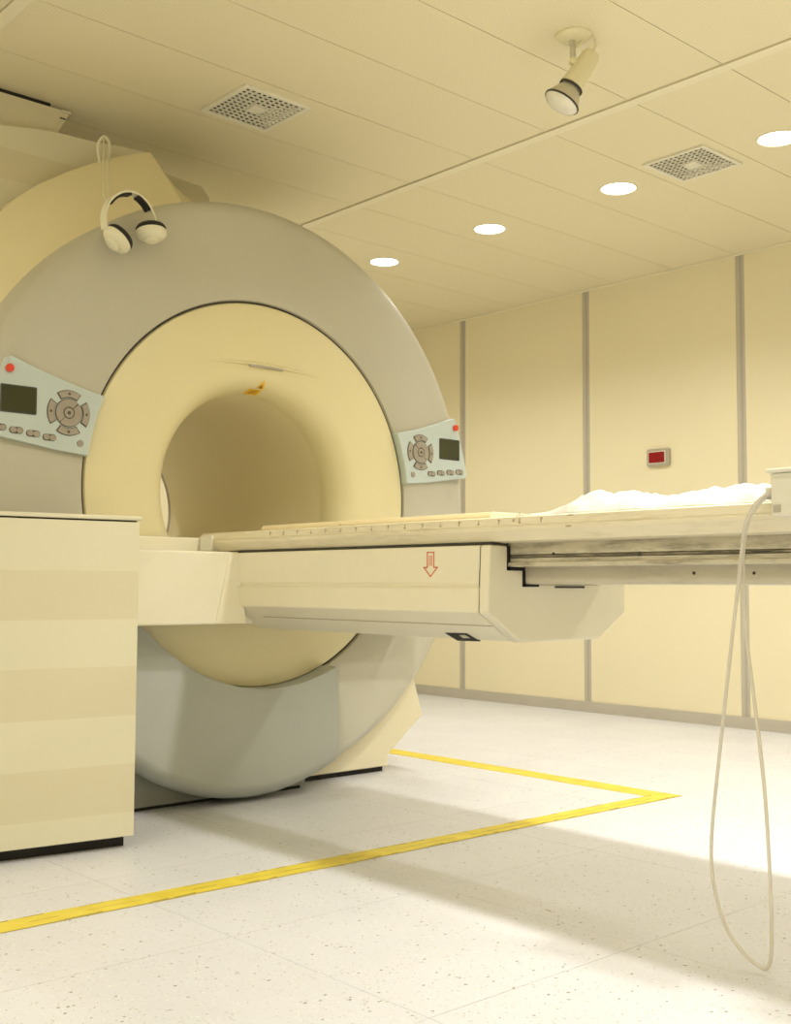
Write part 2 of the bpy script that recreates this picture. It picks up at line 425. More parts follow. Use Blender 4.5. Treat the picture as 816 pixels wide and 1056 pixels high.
# warning labels on the mouth
def flare_pt(phi, y):
    X = -3.475+0.115*math.sin(phi)+0.0012; r = 0.460-0.090*math.cos(phi)-0.0012
    return Vector((X, y, CZ+math.sqrt(r*r-(y-CY)**2)))
def decal(phi0, phi1, ya, yb, tri=False, off=0.0):
    m = MB(); n = 5
    A = []
    for i in range(n):
        ph = phi0+(phi1-phi0)*i/(n-1); w = 1-(i/(n-1) if tri else 0); c = (ya+yb)/2; hw = (yb-ya)/2*w
        A.append([flare_pt(ph, c-hw)+Vector((off, 0, -off)), flare_pt(ph, c+hw)+Vector((off, 0, -off))])
    m.loft(A, False, False, False); return m
lb = obj('laser_warning_label', decal(0.26, 0.64, 2.348, 2.406), M['label'], sc)
for k in range(3):
    obj('print_line', decal(0.37+k*0.08, 0.40+k*0.08, 2.358, 2.396, off=0.0006), M['print'], lb)
lt = obj('laser_warning_triangle', decal(0.70, 1.10, 2.376, 2.412, True), M['label'], sc)
obj('print_symbol', decal(0.72, 0.90, 2.3855, 2.4005, True, 0.0006), M['print'], lt)
# lower front apron
ap = MB(); rings = []; ny = 33
for i in range(ny):
    y = 1.70+(2.668-1.70)*i/(ny-1)
    zt = CZ-math.sqrt(max(0.0, 0.690**2-(y-CY)**2)); zt = min(zt, 0.615); zb = 0.815-math.sqrt(max(0, 0.803**2-(y-2.312)**2))
    bulge = 0.015*math.cos((y-2.25)/0.9)
    xf = -3.275+bulge
    row = []
    row.append((-3.44, y, zb+0.02))
    for a in (0, 20, 40, 60, 80, 90):
        a = math.radians(a); row.append((xf-0.075+0.075*math.sin(a)*1.0, y, zb+0.055*(1-math.cos(a))))
    row.append((xf, y, zb+0.25*(zt-zb)+0.03)); row.append((xf-0.004, y, zb+0.6*(zt-zb))); row.append((xf-0.012, y, zt-0.012)); row.append((xf-0.020, y, zt)); row.append((-3.44, y, zt))
    rings.append(row)
ap.loft(rings, True, True, True)
obj('lower_apron', ap, M['apron'], sc, auto=40)
# shroud behind the ring
def pol(y, z): return (y-CY, z-CZ)
right_r = 1.0
XS = -3.82
out = [(p.y-CY, p.z-CZ) for p in (on(px, py, 0, XS) for px, py in ((185, 205), (170, 182), (162, 169), (155, 157), (135, 159), (115, 163), (100, 167), (70, 177), (40, 190), (20, 202), (0, 218), (-20, 236), (-45, 262)))]
out = [(-0.06, 1.10)] + out + [(-1.06, 0.66), (-1.12, 0.46), (-1.15, 0.25), (-1.16, 0.0), (-1.14, -0.25), (-1.09, -0.5), (-1.03, -0.75), (-1.0, -1.02)]
for k in range(0, 16):
    a = math.radians(250+k*(88+360-250)/15.0); out.append((0.98*math.cos(a), 0.98*math.sin(a)))
inner = lambda r: [(r*y/math.hypot(y, z), r*z/math.hypot(y, z)) for y, z in out]
P3 = lambda L, X: [(X, CY+y, CZ+z) for y, z in L]
obj('shroud', MB().loft([P3(inner(0.96), -3.53), P3(inner(1.02), -3.57), P3(out, XS), P3(out, -3.93), P3(inner(0.90), -3.93), P3(inner(0.90), -3.53)], True, False, True, True), M['shroud'], sc, auto=30)
# magnet body behind, with a hole for the bore, plus painted bands on top
n = 120; bodyL, bodyR, bodyB, bodyT = 1.10, 3.22, 0.05, 2.205
def body_pt(a):
    c, s = math.cos(a), math.sin(a); t = 9
    if c > 1e-6: t = min(t, (bodyR-CY)/c)
    if c < -1e-6: t = min(t, (bodyL-CY)/c)
    if s > 1e-6: t = min(t, (bodyT-CZ)/s)
    if s < -1e-6: t = min(t, (bodyB-CZ)/s)
    return (CY+c*t, CZ+s*t)
angs = sorted([2*PI*k/n for k in range(n)]+[math.atan2(z-CZ, y-CY) % (2*PI) for y in (bodyL, bodyR) for z in (bodyB, bodyT)])
ob = lambda X: [(X,)+body_pt(a) for a in angs]
hb = lambda X: [(X, CY+0.405*math.cos(a), CZ+0.405*math.sin(a)) for a in angs]
obj('magnet_body', MB().loft([ob(-3.93), ob(-4.60), hb(-4.60), hb(-3.93)], True, False, False, True), M['cream_light'], sc)
bo_ = lambda L: [((p.y), (p.z)) for p in (on(px, py, 0, -3.93) for px, py in L)]
obj('body_band', MB().prism([(bodyL+0.05, 2.205), (2.46, 2.205), (2.46, 2.320), (bodyL+0.2, 2.320)], 0, -3.93, -4.12), M['cream_dark'], sc)
obj('body_cap', MB().prism([(bodyL+0.2, 2.320), (2.36, 2.320), (2.30, 2.37)]+bo_([(150, 157), (125, 151), (100, 147), (60, 137), (30, 132), (0, 129)])+[(1.45, 2.37)], 0, -3.93, -4.06), M['cream_light'], sc)
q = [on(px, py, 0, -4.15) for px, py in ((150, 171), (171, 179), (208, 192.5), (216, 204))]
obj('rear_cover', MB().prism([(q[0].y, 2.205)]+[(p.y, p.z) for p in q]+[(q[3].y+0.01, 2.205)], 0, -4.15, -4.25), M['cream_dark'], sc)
# feet: cream flank under the ring, right one in view, its mirror on the other side
foot = [(3.10, 0.022), (3.10, 0.068), (3.29, 0.212), (3.245, 0.352), (3.10, 0.62), (2.75, 0.30), (2.60, 0.022)]
for s_ in (1, -1):
    pts = [((CY+s_*(y-CY)), z) for y, z in foot]
    ft = obj('side_foot', MB().prism(pts, 0, -3.475, -4.40), M['foot'], sc, bevel=0.006)
    pts = [((CY+s_*(y-CY)), z) for y, z in ((3.09, 0.0), (3.09, 0.022), (2.62, 0.022), (2.62, 0.0))]
    obj('foot_gap', MB().prism(pts, 0, -3.50, -4.38), M['black'], ft)
obj('plinth', MB().box(-4.45, -3.40, 1.62, 2.62, 0.010, 0.22, 0.004), M['foot_grey'], sc)
obj('plinth_gap', MB().box(-4.43, -3.405, 1.64, 2.60, 0.0, 0.010), M['black'], sc)
# control panels, mirrored
def arc_sector(u, z, r0, r1, a0, a1, nseg=8):
    return [(u+r1*math.cos(a0+(a1-a0)*k/nseg), z+r1*math.sin(a0+(a1-a0)*k/nseg)) for k in range(nseg+1)] + \
           [(u+r0*math.cos(a1+(a0-a1)*k/nseg), z+r0*math.sin(a1+(a0-a1)*k/nseg)) for k in range(nseg+1)]
def ellipse(u, z, a, b, n=16): return [(u+a*math.cos(2*PI*k/n), z+b*math.sin(2*PI*k/n)) for k in range(n)]
def rrect(u, z, w_, h_, r, n=4):
    P = []
    for cx, cz, a0 in ((u+w_/2-r, z+h_/2-r, 0), (u-w_/2+r, z+h_/2-r, 90), (u-w_/2+r, z-h_/2+r, 180), (u+w_/2-r, z-h_/2+r, 270)):
        for k in range(n+1):
            a = math.radians(a0+90*k/n); P.append((cx+r*math.cos(a), cz+r*math.sin(a)))
    return P
def control_panel(s_):
    XP = -3.334
    T = lambda L: [(CY+s_*u, CZ+z) for u, z in L]
    a0, a1 = math.atan2(0.280, 0.640), math.atan2(0.080, 0.690)
    edge = [(0.694*math.cos(a0+(a1-a0)*k/8), 0.694*math.sin(a0+(a1-a0)*k/8)) for k in range(9)]
    edge += [(0.80, 0.090), (0.92, 0.108), (1.015, 0.122), (1.028, 0.128), (1.030, 0.140), (1.010, 0.22), (0.985, 0.30), (0.962, 0.362), (0.955, 0.370), (0.945, 0.367), (0.85, 0.335), (0.74, 0.302)]
    p = obj('control_panel', MB().prism(T(edge), 0, -3.372, XP), M['panel'], sc, bevel=0.004)
    def piece(nm, L, m_, h=0.003, base=XP): return obj(nm, MB().prism(T(L), 0, base-0.001, base+h), m_, p)
    # joystick cluster
    ju, jz = 0.762, 0.211
    piece('pad_outline', ellipse(ju, jz, 0.0455, 0.0455, 28), M['button_line'], 0.0012)
    piece('pad_half', arc_sector(ju, jz, 0.019, 0.043, math.radians(138), math.radians(312), 14), M['button'], 0.004)
    piece('pad_half', arc_sector(ju, jz, 0.019, 0.043, math.radians(-45), math.radians(132), 14), M['button'], 0.004)
    piece('pad_centre', ellipse(ju, jz, 0.0155, 0.0155, 18), M['button'], 0.005)
    piece('pad_mark', ellipse(ju, jz, 0.006, 0.006, 10), M['button_line'], 0.0056)
    for ang in (0, 90, 180, 270):
        a = math.radians(ang)
        piece('arrow_outline', arc_sector(ju, jz, 0.0475, 0.0725, a-0.60, a+0.60, 8), M['button_line'], 0.001)
        piece('arrow_button', arc_sector(ju, jz, 0.050, 0.070, a-0.54, a+0.54, 8), M['button'], 0.004)
        piece('arrow_mark', ellipse(ju+0.060*math.cos(a), jz+0.060*math.sin(a), 0.0045, 0.0045, 6), M['button_line'], 0.0046)
    # screen
    piece('screen_frame', rrect(0.926, 0.236, 0.116, 0.086, 0.004), M['dark'], 0.0015)
    piece('screen', rrect(0.926, 0.236, 0.106, 0.077, 0.002), M['lcd'], 0.0022)
    piece('stop_button', ellipse(0.958, 0.3285, 0.0125, 0.0125, 18), M['red'], 0.010)
    piece('dot_button', ellipse(0.7205, 0.118, 0.011, 0.011, 16), M['button'], 0.003)
    for u, z in ((0.824, 0.128), (0.877, 0.135), (0.931, 0.1405), (0.984, 0.146)):
        piece('key_outline', rrect(u, z, 0.045, 0.021, 0.0100), M['button_line'], 0.001)
        piece('key', rrect(u-0.0102, z-0.0008, 0.0200, 0.0175, 0.0085), M['button'], 0.004)
        piece('key', rrect(u+0.0102, z+0.0008, 0.0200, 0.0175, 0.0085), M['button'], 0.004)
    return p
control_panel(1); control_panel(-1)

# ------------------------------------------------------------------ patient table
tb = empty('patient_table', (-2.4, CY, 0), 'long cream patient table cantilevered out of the scanner bore', 'patient table')
mir = lambda L: L+[(2*CY-y, z) for y, z in reversed(L)]
# transverse block on the scanner front
obj('mounting_block', MB().box(-3.348, -3.122, 1.70, 3.056, 0.622, 0.857, 0.006), M['table'], tb)
obj('bore_ledge', MB().box(-3.348, -3.322, 1.70, 3.056, 0.857, 0.908, 0.005), M['table'], tb)
# hull: upper side plates, crease, lower plates, chamfered underside
hull = [(2.102, 0.853), (2.102, 0.757), (2.108, 0.752), (2.096, 0.742), (2.094, 0.682), (2.215, 0.606), (2.378, 0.606)]
obj('support_hull', MB().prism(mir(hull), 0, -3.14, -2.010), M['table'], tb, bevel=0.004)
fl_ = MB()  # small gusset between block and hull side
fl_.loft([[(-3.13, 2.035, 0.626), (-3.13, 2.105, 0.626), (-3.13, 2.105, 0.853), (-3.13, 2.085, 0.853)],
          [(-3.118, 2.035, 0.626), (-3.05, 2.105, 0.626), (-3.105, 2.105, 0.853), (-3.118, 2.085, 0.853)]], True, True, False)
obj('corner_gusset', fl_, M['table'], tb)
sm = MB().prism([(2.1475, 0.6475), (2.1495, 0.6500), (2.1525, 0.6480), (2.1505, 0.6455)], 0, -3.02, -2.012)
obj('underside_seam', sm, M['ink'], tb)
# end cap with stepped cut-out for the rails
cap = [(2.098, 0.853), (2.168, 0.853), (2.168, 0.797), (2.227, 0.797), (2.227, 0.756), (2.378, 0.756)]
capo = cap+[(2*CY-y, z) for y, z in reversed(cap[:-1])]+[(2.660, 0.75), (2.660, 0.676), (2.540, 0.604), (2.213, 0.604), (2.092, 0.682), (2.093, 0.742)]
ec = obj('end_cap', MB().prism(capo, 0, -2.006, -1.972), M['table'], tb, bevel=0.007)
obj('end_seam', MB().prism([(2*CY-y if False else y, z) for y, z in [(2.104, 0.85), (2.65, 0.85), (2.65, 0.68), (2.535, 0.609), (2.218, 0.609), (2.10, 0.685)]], 0, -2.013, -2.003), M['dark'], tb)
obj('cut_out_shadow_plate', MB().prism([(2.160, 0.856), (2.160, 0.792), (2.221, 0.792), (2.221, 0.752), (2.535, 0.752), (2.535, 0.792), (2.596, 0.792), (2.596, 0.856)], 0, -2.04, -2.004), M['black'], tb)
sl = on(573, 604.5, 0, -1.97); sl2 = on(603, 604.5, 0, -1.97)
obj('end_slot', MB().box(-1.974, -1.9695, sl.y, sl2.y, 0.7445, 0.7500), M['dark'], ec)
gapm = MB()
for sg in (1,):
    for ya, yb, za, zb_ in ((2.162, 2.173, 0.790, 0.852), (2.162, 2.230, 0.789, 0.7965), (2.221, 2.233, 0.750, 0.789), (2.221, 2.285, 0.7475, 0.7545)):
        y0_, y1_ = sorted((CY+sg*(ya-CY), CY+sg*(yb-CY))); gapm.box(-1.974, -1.9705, y0_, y1_, za, zb_)
obj('cut_out_gap', gapm, M['black'], ec)
# socket on the underside
d = Vector((0, 2.215-2.094, 0.606-0.682)).normalized()
nrm = Vector((0, d.z, -d.y)); 
pn = Vector((0, -(0.682-0.606), -(2.215-2.094))).normalized(); pp = Vector((0, 2.094, 0.682))
def on_chamfer(px, py, off=0.0):
    d_ = ray(px, py); t = ((pp-CAM).dot(pn))/d_.dot(pn); return CAM+d_*t+pn*off
def chamfer_plate(L, o0, o1):
    m = MB(); m.loft([[on_chamfer(*p, o0) for p in L], [on_chamfer(*p, o1) for p in L]], True, True, False); return m
so = obj('underside_socket', chamfer_plate([(459, 652.5), (481.5, 653), (495.5, 661.2), (472, 660.5)], -0.002, 0.0008), M['black'], tb)
obj('socket_latch', chamfer_plate([(474, 654.5), (480, 654.5), (485, 657.5), (478, 657.5)], 0.0008, 0.002), M['spotmetal'], so)
# red arrow print on the hull side
def side(L, m_, nm, y=2.1012, par=tb): return obj(nm, MB().prism(L, 1, y, y+0.004), m_, par)
ar = [(-2.2035, 0.838), (-2.1785, 0.838), (-2.1785, 0.798), (-2.1650, 0.798), (-2.1910, 0.774), (-2.2170, 0.798), (-2.2035, 0.798)]
am = MB(); wv = 0.0016
for i in range(len(ar)):
    a, b = Vector((ar[i][0], 0, ar[i][1])), Vector((ar[(i+1) % len(ar)][0], 0, ar[(i+1) % len(ar)][1]))
    t = (b-a).normalized(); nn = Vector((t.z, 0, -t.x))*wv; a2, b2 = a-t*wv, b+t*wv
    am.prism([((a2+nn).x, (a2+nn).z), ((b2+nn).x, (b2+nn).z), ((b2-nn).x, (b2-nn).z), ((a2-nn).x, (a2-nn).z)], 1, 2.1010, 2.1030)
for x in (-2.196, -2.191, -2.186): am.prism([(x-0.0007, 0.830), (x+0.0007, 0.830), (x+0.0007, 0.802), (x-0.0007, 0.802)], 1, 2.1010, 2.1030)
obj('arrow_mark', am, M['red_line'], tb)
# tabletop slab
XT0, XT1 = -3.320, -0.78
slab = [(2.150, 0.859), (2.122, 0.862), (2.103, 0.888), (2.1005, 0.896), (2.104, 0.899), (2.102, 0.902), (2.106, 0.920), (2.112, 0.9225), (2.150, 0.9225)]
obj('tabletop', MB().prism(mir(slab), 0, XT0, XT1), M['slab'], tb)
obj('tabletop_end_block', MB().box(XT0-0.001, XT0+0.075, 2.096, 2.15, 0.862, 0.914, 0.005), M['plastic'], tb)
# ruler ticks on the upper side band
tick = MB()
for k in range(17):
    x = -2.921+k*0.0697
    if x > -1.80: break
    tilt = lambda z: 2.102+(z-0.902)*0.222-0.0006
    z0, z1 = (0.9035, 0.9165)
    tick.box(x-0.0008, x+0.0008, tilt(z0)-0.0004, tilt(z0)+0.004, z0, z1)
    if k % 2: tick.box(x-0.0035, x+0.0035, tilt(z0)-0.0004, tilt(z0)+0.004, z0+0.001, z0+0.0045)
    else: tick.box(x-0.0030, x+0.0030, tilt(z0)-0.0004, tilt(z0)+0.005, z1-0.003, z1-0.001)
tk = obj('ruler_marks', tick, M['ink'], tb); tk['kind'] = 'stuff'
# scuff marks and screws on the slab flank
for (px, py, w_, h_) in ((530, 537, 0.008, 0.012), (588, 531, 0.022, 0.003), (587, 542, 0.02, 0.007), (535, 529.5, 0.003, 0.003), (350, 541, 0.012, 0.003)):
    p = on(px, py, 1, 2.1045); yy = 2.102+max(0, (p.z-0.902))*0.222-0.0008
    obj('scuff', MB().prism(ellipse(p.x, p.z, w_/2, h_/2, 8), 1, yy, yy+0.004), M['ink'], tb)
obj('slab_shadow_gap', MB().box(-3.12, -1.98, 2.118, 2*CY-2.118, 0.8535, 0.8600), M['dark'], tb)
# carriage rails under the overhang
rail = [(2.176, 0.861), (2.176, 0.830), (2.184, 0.828), (2.184, 0.822), (2.176, 0.820), (2.176, 0.811), (2.166, 0.809), (2.164, 0.800), (2.176, 0.7985)]
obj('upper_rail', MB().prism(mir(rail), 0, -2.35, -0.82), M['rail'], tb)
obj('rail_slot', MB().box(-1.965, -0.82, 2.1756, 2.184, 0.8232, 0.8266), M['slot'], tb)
beam = [(2.232, 0.7985), (2.232, 0.762), (2.236, 0.756), (2.25, 0.7545)]
obj('lower_beam', MB().prism(mir(beam), 0, -2.35, -0.85), M['beam'], tb)
for px, py, pl, r_ in ((660, 571, 2.1755, 0.0055), (716, 591, 2.2315, 0.004), (778, 591, 2.2315, 0.0035), (571, 571, 2.1755, 0.004)):
    p = on(px, py, 1, pl); obj('screw', MB().lathe([(0, r_), (0.002, r_*0.9), (0.003, 0)], (p.x, pl, p.z), (0, -1, 0), 10), M['dark'], tb)
# pad on top
pd = MB().prism([(2.165, 0.9227), (2.162, 0.931), (2.172, 0.943), (2.584, 0.943), (2.594, 0.931), (2.591, 0.9227)], 0, -3.06, -2.03)
tag(obj('table_pad', pd, M['pad'], bevel=0.004), 'thin yellowish foam pad on the patient table near the bore', 'pad')

# ------------------------------------------------------------------ crumpled sheet
def hnoise(x, y):
    v = 0
    for k, (a, fx, fy, ph) in enumerate(((0.5, 21, 13, 0.3), (0.35, 43, -29, 1.9), (0.25, -67, 51, 4.2), (0.15, 110, 83, 2.5))):
        v += a*abs(math.sin(fx*x+fy*y+ph+1.3*math.sin(17*y+k)+0.8*math.sin(23*x-k)))
    return v
def sheet_h(x):
    pts = [(-1.92, 0.001), (-1.86, 0.004), (-1.80, 0.020), (-1.72, 0.041), (-1.66, 0.030), (-1.56, 0.020), (-1.46, 0.024), (-1.34, 0.031), (-1.24, 0.030), (-1.19, 0.012)]
    for (a, b), (c, d_) in zip(pts, pts[1:]):
        if a <= x <= c:
            t = (x-a)/(c-a); t = t*t*(3-2*t); return b+(d_-b)*t
    return 0.002
sh = MB(); rows = []; nx, nyy = 90, 36
for i in range(nx):
    x = -1.92+(1.92-1.19)*i/(nx-1); row = []
    for j in range(nyy):
        v = j/(nyy-1)
        y = 2.140+0.40*v + 0.010*math.sin(x*37)*(1-v)
        e = min(1, v/0.16)**0.6*min(1, (1-v)/0.1)
        z = 0.9255+(0.008*min(1, (x+1.92)/0.12)+0.95*sheet_h(x)*(0.42+0.85*hnoise(x, y)))*e + 0.0020*hnoise(x*2, y*2)
        row.append((x+0.006*math.sin(y*60), y, z))
    rows.append(row)
sh.loft(rows, False, False, True)
bot = [[(p[0], p[1], 0.9231) for p in r] for r in rows]
sh.loft([[b for b in bot[0]], rows[0]], False, False, False); sh.loft([rows[-1], bot[-1]], False, False, False)
sh.loft([[r[0] for r in rows], [b[0] for b in bot]], False, False, False); sh.loft([[b[-1] for b in bot], [r[-1] for r in rows]], False, False, False)
tag(obj('crumpled_sheet', sh, M['sheet'], auto=80), 'crumpled white sheet lying on the outer end of the patient table', 'sheet')

# ------------------------------------------------------------------ connector box and hanging tube
cb = empty('connector_box', (-1.10, 2.10, 0.9225), 'white plastic connector box clipped to the table edge at the right frame edge', 'connector box')
obj('box_body', MB().box(-1.178, -0.99, 2.066, 2.146, 0.923, 0.976, 0.004), M['plastic'], cb)
obj('box_lid', MB().box(-1.186, -0.985, 2.060, 2.150, 0.976, 0.985, 0.003), M['plastic'], cb)
obj('edge_clip', MB().box(-1.172, -0.99, 2.060, 2.0665, 0.893, 0.965, 0.002).box(-1.172, -0.99, 2.060, 2.101, 0.890, 0.8945, 0.001), M['plastic'], cb)
obj('clip_slot', MB().box(-1.168, -1.152, 2.0585, 2.0605, 0.897, 0.912), M['strip_mid'], cb)
obj('bracket', MB().box(-1.200, -1.178, 2.085, 2.125, 0.944, 0.950, 0.001).box(-1.200, -1.195, 2.085, 2.125, 0.926, 0.944, 0.001), M['plastic'], cb)
path = [(802, 501), (795, 506), (780, 519), (770, 537), (766, 560), (762, 600), (755, 660), (749, 715), (742, 780), (735, 850), (734, 890), (739, 925), (750, 958), (768, 984), (786, 998), (793, 996), (796, 975), (795, 920), (790, 830), (784, 770), (776, 705), (770, 655), (767, 600), (767, 566), (772, 538), (784, 519), (795, 510), (802, 504)]
pts = []
for k, p in enumerate(path):
    pl = 2.085 if k in (0, 27) else 2.07
    if 10 < k < 20: pl = 2.05
    pts.append(on(p[0], p[1], 1, pl + (0.012 if k > 19 else 0)))
tag(obj('clear_tube', MB().tube(smooth_path(pts, 7), 0.0038, 8), M['tubing']), 'thin clear tube hanging from the table in a long loop to the floor', 'tube')

# ------------------------------------------------------------------ striped cabinet
cab = empty('striped_cabinet', (-2.945, 1.655, 0), 'cream cabinet with horizontal beige stripes standing before the scanner', 'cabinet')
CW, CD = 1.05, 0.30   # built in local axes: u to the left (-y), depth to -x; then turned
def cbx(x0, x1, u0, u1, z0, z1, bev=0.0):
    return MB().box(-2.945+x0, -2.945+x1, 1.655-u1, 1.655-u0, z0, z1, bev)
obj('carcass', cbx(-CD, -0.012, 0.004, CW, 0.036, 0.930), M['cream'], cab)
zs = [0.036, 0.104, 0.240, 0.376, 0.516, 0.650, 0.787, 0.9285]
for k in range(7):
    obj('stripe_panel', cbx(-0.012, 0.0, 0.0, CW, zs[k], zs[k+1]), M['cream_light'] if k % 2 == 0 else M['cream_dark'], cab)
obj('shadow_gap', cbx(-CD+0.01, -0.006, 0.006, CW-0.01, 0.9285, 0.9335), M['black'], cab)
obj('cabinet_top', cbx(-CD-0.005, 0.006, -0.006, CW+0.006, 0.9335, 0.9455, 0.003), M['cream_light'], cab)
obj('toe_kick', cbx(-CD+0.03, -0.045, 0.012, CW-0.03, 0.0, 0.036), M['black'], cab)
cab.rotation_euler.z = -math.radians(7.9)

# ------------------------------------------------------------------ ceiling bulkhead at upper left
bk = empty('ceiling_bulkhead', (-4.2, 1.2, 2.30), 'cream boxed-in bulkhead hanging under the ceiling above the scanner', 'bulkhead')
obj('front_board', MB().prism([(0.3, 2.30), (1.845, 2.30), (1.862, 2.46), (1.885, 2.50), (1.905, 2.540), (0.3, 2.540)], 0, -3.975, -4.00), M['cream_dark'], bk)
obj('side_board', MB().prism([(-4.001, 2.30), (-4.55, 2.30), (-4.55, 2.540), (-4.001, 2.540)], 1, 1.83, 1.845), M['cream_dark'], bk)
obj('shadow_gap', MB().box(-4.5, -3.985, 0.3, 1.83, 2.540, H), M['black'], bk)
obj('end_tab', MB().box(-3.975, -3.970, 1.87, 1.905, 2.532, 2.541), M['cream_light'], bk)
obj('tab_screw', MB().box(-3.9715, -3.968, 1.862, 1.885, 2.505, 2.509), M['dark'], bk)

# ------------------------------------------------------------------ floor tape
def tape(name, a, b, w_, label, tipb=0.0, seed=1):
    rnd = random.Random(seed); a, b = Vector((a[0], a[1], 0)), Vector((b[0], b[1], 0)); n_ = 60
    d_ = (b-a).normalized(); s_ = Vector((-d_.y, d_.x, 0)); L_ = []; R_ = []
    for k in range(n_+1):
        t = k/n_; p = a.lerp(b, t)
        wl = w_/2*(1+0.04*math.sin(t*29+seed)+rnd.uniform(-0.03, 0.03)); wr = w_/2*(1+0.05*math.sin(t*17+2*seed)+rnd.uniform(-0.03, 0.03))
        if k == n_: wl *= 0.98
        L_.append(p+s_*wl+(d_*tipb if k == n_ else Vector())); R_.append(p-s_*wr)
    up = Vector((0, 0, 0.0012)); dn = Vector((0, 0, 0.0001))
    m = MB(); m.loft([[x+dn for x in L_], [x+up for x in L_], [x+up for x in R_], [x+dn for x in R_]], False, False, False)
    o = tag(obj(name, m, M['tape']), label, 'floor tape')
    return o, L_, R_, s_
t1, _, _, _ = tape('floor_tape', (-4.30, 3.478), (-2.392, 3.490), 0.105, 'yellow floor tape strip running from the scanner towards the panelled wall', -0.0, 3)
t2, Lx, Rx, sv = tape('floor_tape', (-2.478, -0.6), (-2.424, 3.54), 0.078, 'long yellow floor tape strip crossing in front of the striped cabinet', 0.0, 8)
t2.location.z += 0.0009
wear = MB()
for k in range(16, 60):
    for side_, Lq in ((1, Lx), (-1, Rx)):
        if random.random() < 0.55:
            a, b = Lq[k]-sv*side_*0.002, Lq[min(60, k+1)]-sv*side_*0.002
            q_ = a.lerp(b, random.uniform(0.3, 1)); ww = random.uniform(0.003, 0.007)
            wear.add([a+Vector((0, 0, 0.0024)), q_+Vector((0, 0, 0.0024)), q_-sv*side_*ww+Vector((0, 0, 0.0024)), a-sv*side_*ww*0.4+Vector((0, 0, 0.0024))], [(0, 1, 2, 3)])
for k in range(14, 58):
    if random.random() < 0.8:
        c0, c1 = (Lx[k]*0.45+Rx[k]*0.55), (Lx[k+1]*0.45+Rx[k+1]*0.55); ww = random.uniform(0.0006, 0.0016)
        wear.add([c0+sv*ww+Vector((0, 0, 0.0024)), c1+sv*ww+Vector((0, 0, 0.0024)), c1-sv*ww+Vector((0, 0, 0.0024)), c0-sv*ww+Vector((0, 0, 0.0024))], [(0, 1, 2, 3)])
obj('edge_wear', wear, M['tape_wear'], t2)['kind'] = 'stuff'

# ------------------------------------------------------------------ headphones on the ring
DX = -3.295
def hp(px, py, X=DX): return on(px, py, 0, X)
hd = empty('headphones', tuple(hp(135, 262)), 'white over-ear headphones with black padding hung before the scanner ring', 'headphones')
arc = [(108, 236), (107, 222), (111, 209), (120, 201), (130, 198.5), (141, 201.5), (150, 210), (156, 221), (160, 233)]
ap_ = smooth_path([hp(x, y) for x, y in arc], 6)
def ribbon(pts, w_, th, off=0.0, lo=0.0, hi=1.0):
    ctr = sum((Vector(p) for p in pts), Vector())/len(pts); R_ = []
    n_ = len(pts)
    for i in range(int(lo*(n_-1)), int(hi*(n_-1))+1):
        p = Vector(pts[i]); d_ = (pts[min(i+1, n_-1)]-pts[max(i-1, 0)]).normalized(); ax = Vector((1, 0, 0)); nn = d_.cross(ax).normalized()
        if nn.dot(p-ctr) < 0: nn = -nn
        c = p+nn*off
        R_.append([c+ax*w_/2+nn*th/2, c-ax*w_/2+nn*th/2, c-ax*w_/2-nn*th/2, c+ax*w_/2-nn*th/2])
    m = MB(); m.loft(R_, True, True, True); return m
obj('headband', ribbon(ap_, 0.034, 0.007), M['phone'], hd)
for lo_, hi_ in ((0.27, 0.56), (0.63, 0.84)): obj('headband_padding', ribbon(ap_, 0.032, 0.008, -0.0065, lo_, hi_), M['black'], hd)
def cup(c, axis, r_, yoke_to, squash=1.25):
    a = Vector(axis).normalized(); c = Vector(c)
    m = MB().lathe([(-0.004, r_), (0.006, r_), (0.014, r_*0.92), (0.021, r_*0.72), (0.025, r_*0.40), (0.026, 0)], c, a, 28)
    o = obj('ear_cup', m, M['phone'], hd)
    obj('ear_cushion', MB().lathe([(-0.004, r_*0.98), (-0.014, r_*1.0), (-0.022, r_*0.90), (-0.024, r_*0.72), (-0.020, r_*0.55), (-0.010, 0)], c, a, 28), M['black'], o)
    obj('cup_cap', MB().lathe([(0.020, r_*0.50), (0.030, r_*0.48), (0.033, r_*0.38), (0.034, 0)], c, a, 20), M['phone'], o)
    y0 = Vector(yoke_to); mid = (y0+c+a*0.02)/2+(y0-c).normalized()*0.01
    obj('yoke', MB().tube(smooth_path([y0, mid, c+a*0.010+(y0-c).normalized()*r_*0.95], 5), 0.0055, 8), M['phone'], hd)
cup(hp(121, 247, DX+0.01), -0.55*RGT-UPV*0.72-FWD*0.42, 0.050, hp(108, 234))
cup(hp(156, 240, DX+0.01), 0.12*RGT-UPV*0.95-FWD*0.20, 0.050, hp(160, 232))
# hook on the shroud and cord
hk = [on(103, 168, 0, -3.82), on(101, 150, 0, -3.80), on(107, 141, 0, -3.79), on(112, 146, 0, -3.78), on(113, 157, 0, -3.79), on(112, 168, 0, -3.82)]
hook = obj('hook', MB().tube(smooth_path(hk, 5), 0.006, 8), M['phone'], sc)
cp = [on(107, 143, 0, -3.785), on(107, 152, 0, -3.74), on(107, 170, 0, -3.60), on(107, 190, 0, -3.42), on(107, 199, 0, -3.34), on(109, 207, 0, -3.315)]
cp2 = [p+Vector((0, 0.018, 0)) for p in cp]
cdm = MB().tube(smooth_path(cp, 6), 0.0032, 6).tube(smooth_path(cp2, 6), 0.0032, 6)
obj('hanging_cord', cdm, M['phone'], hook)

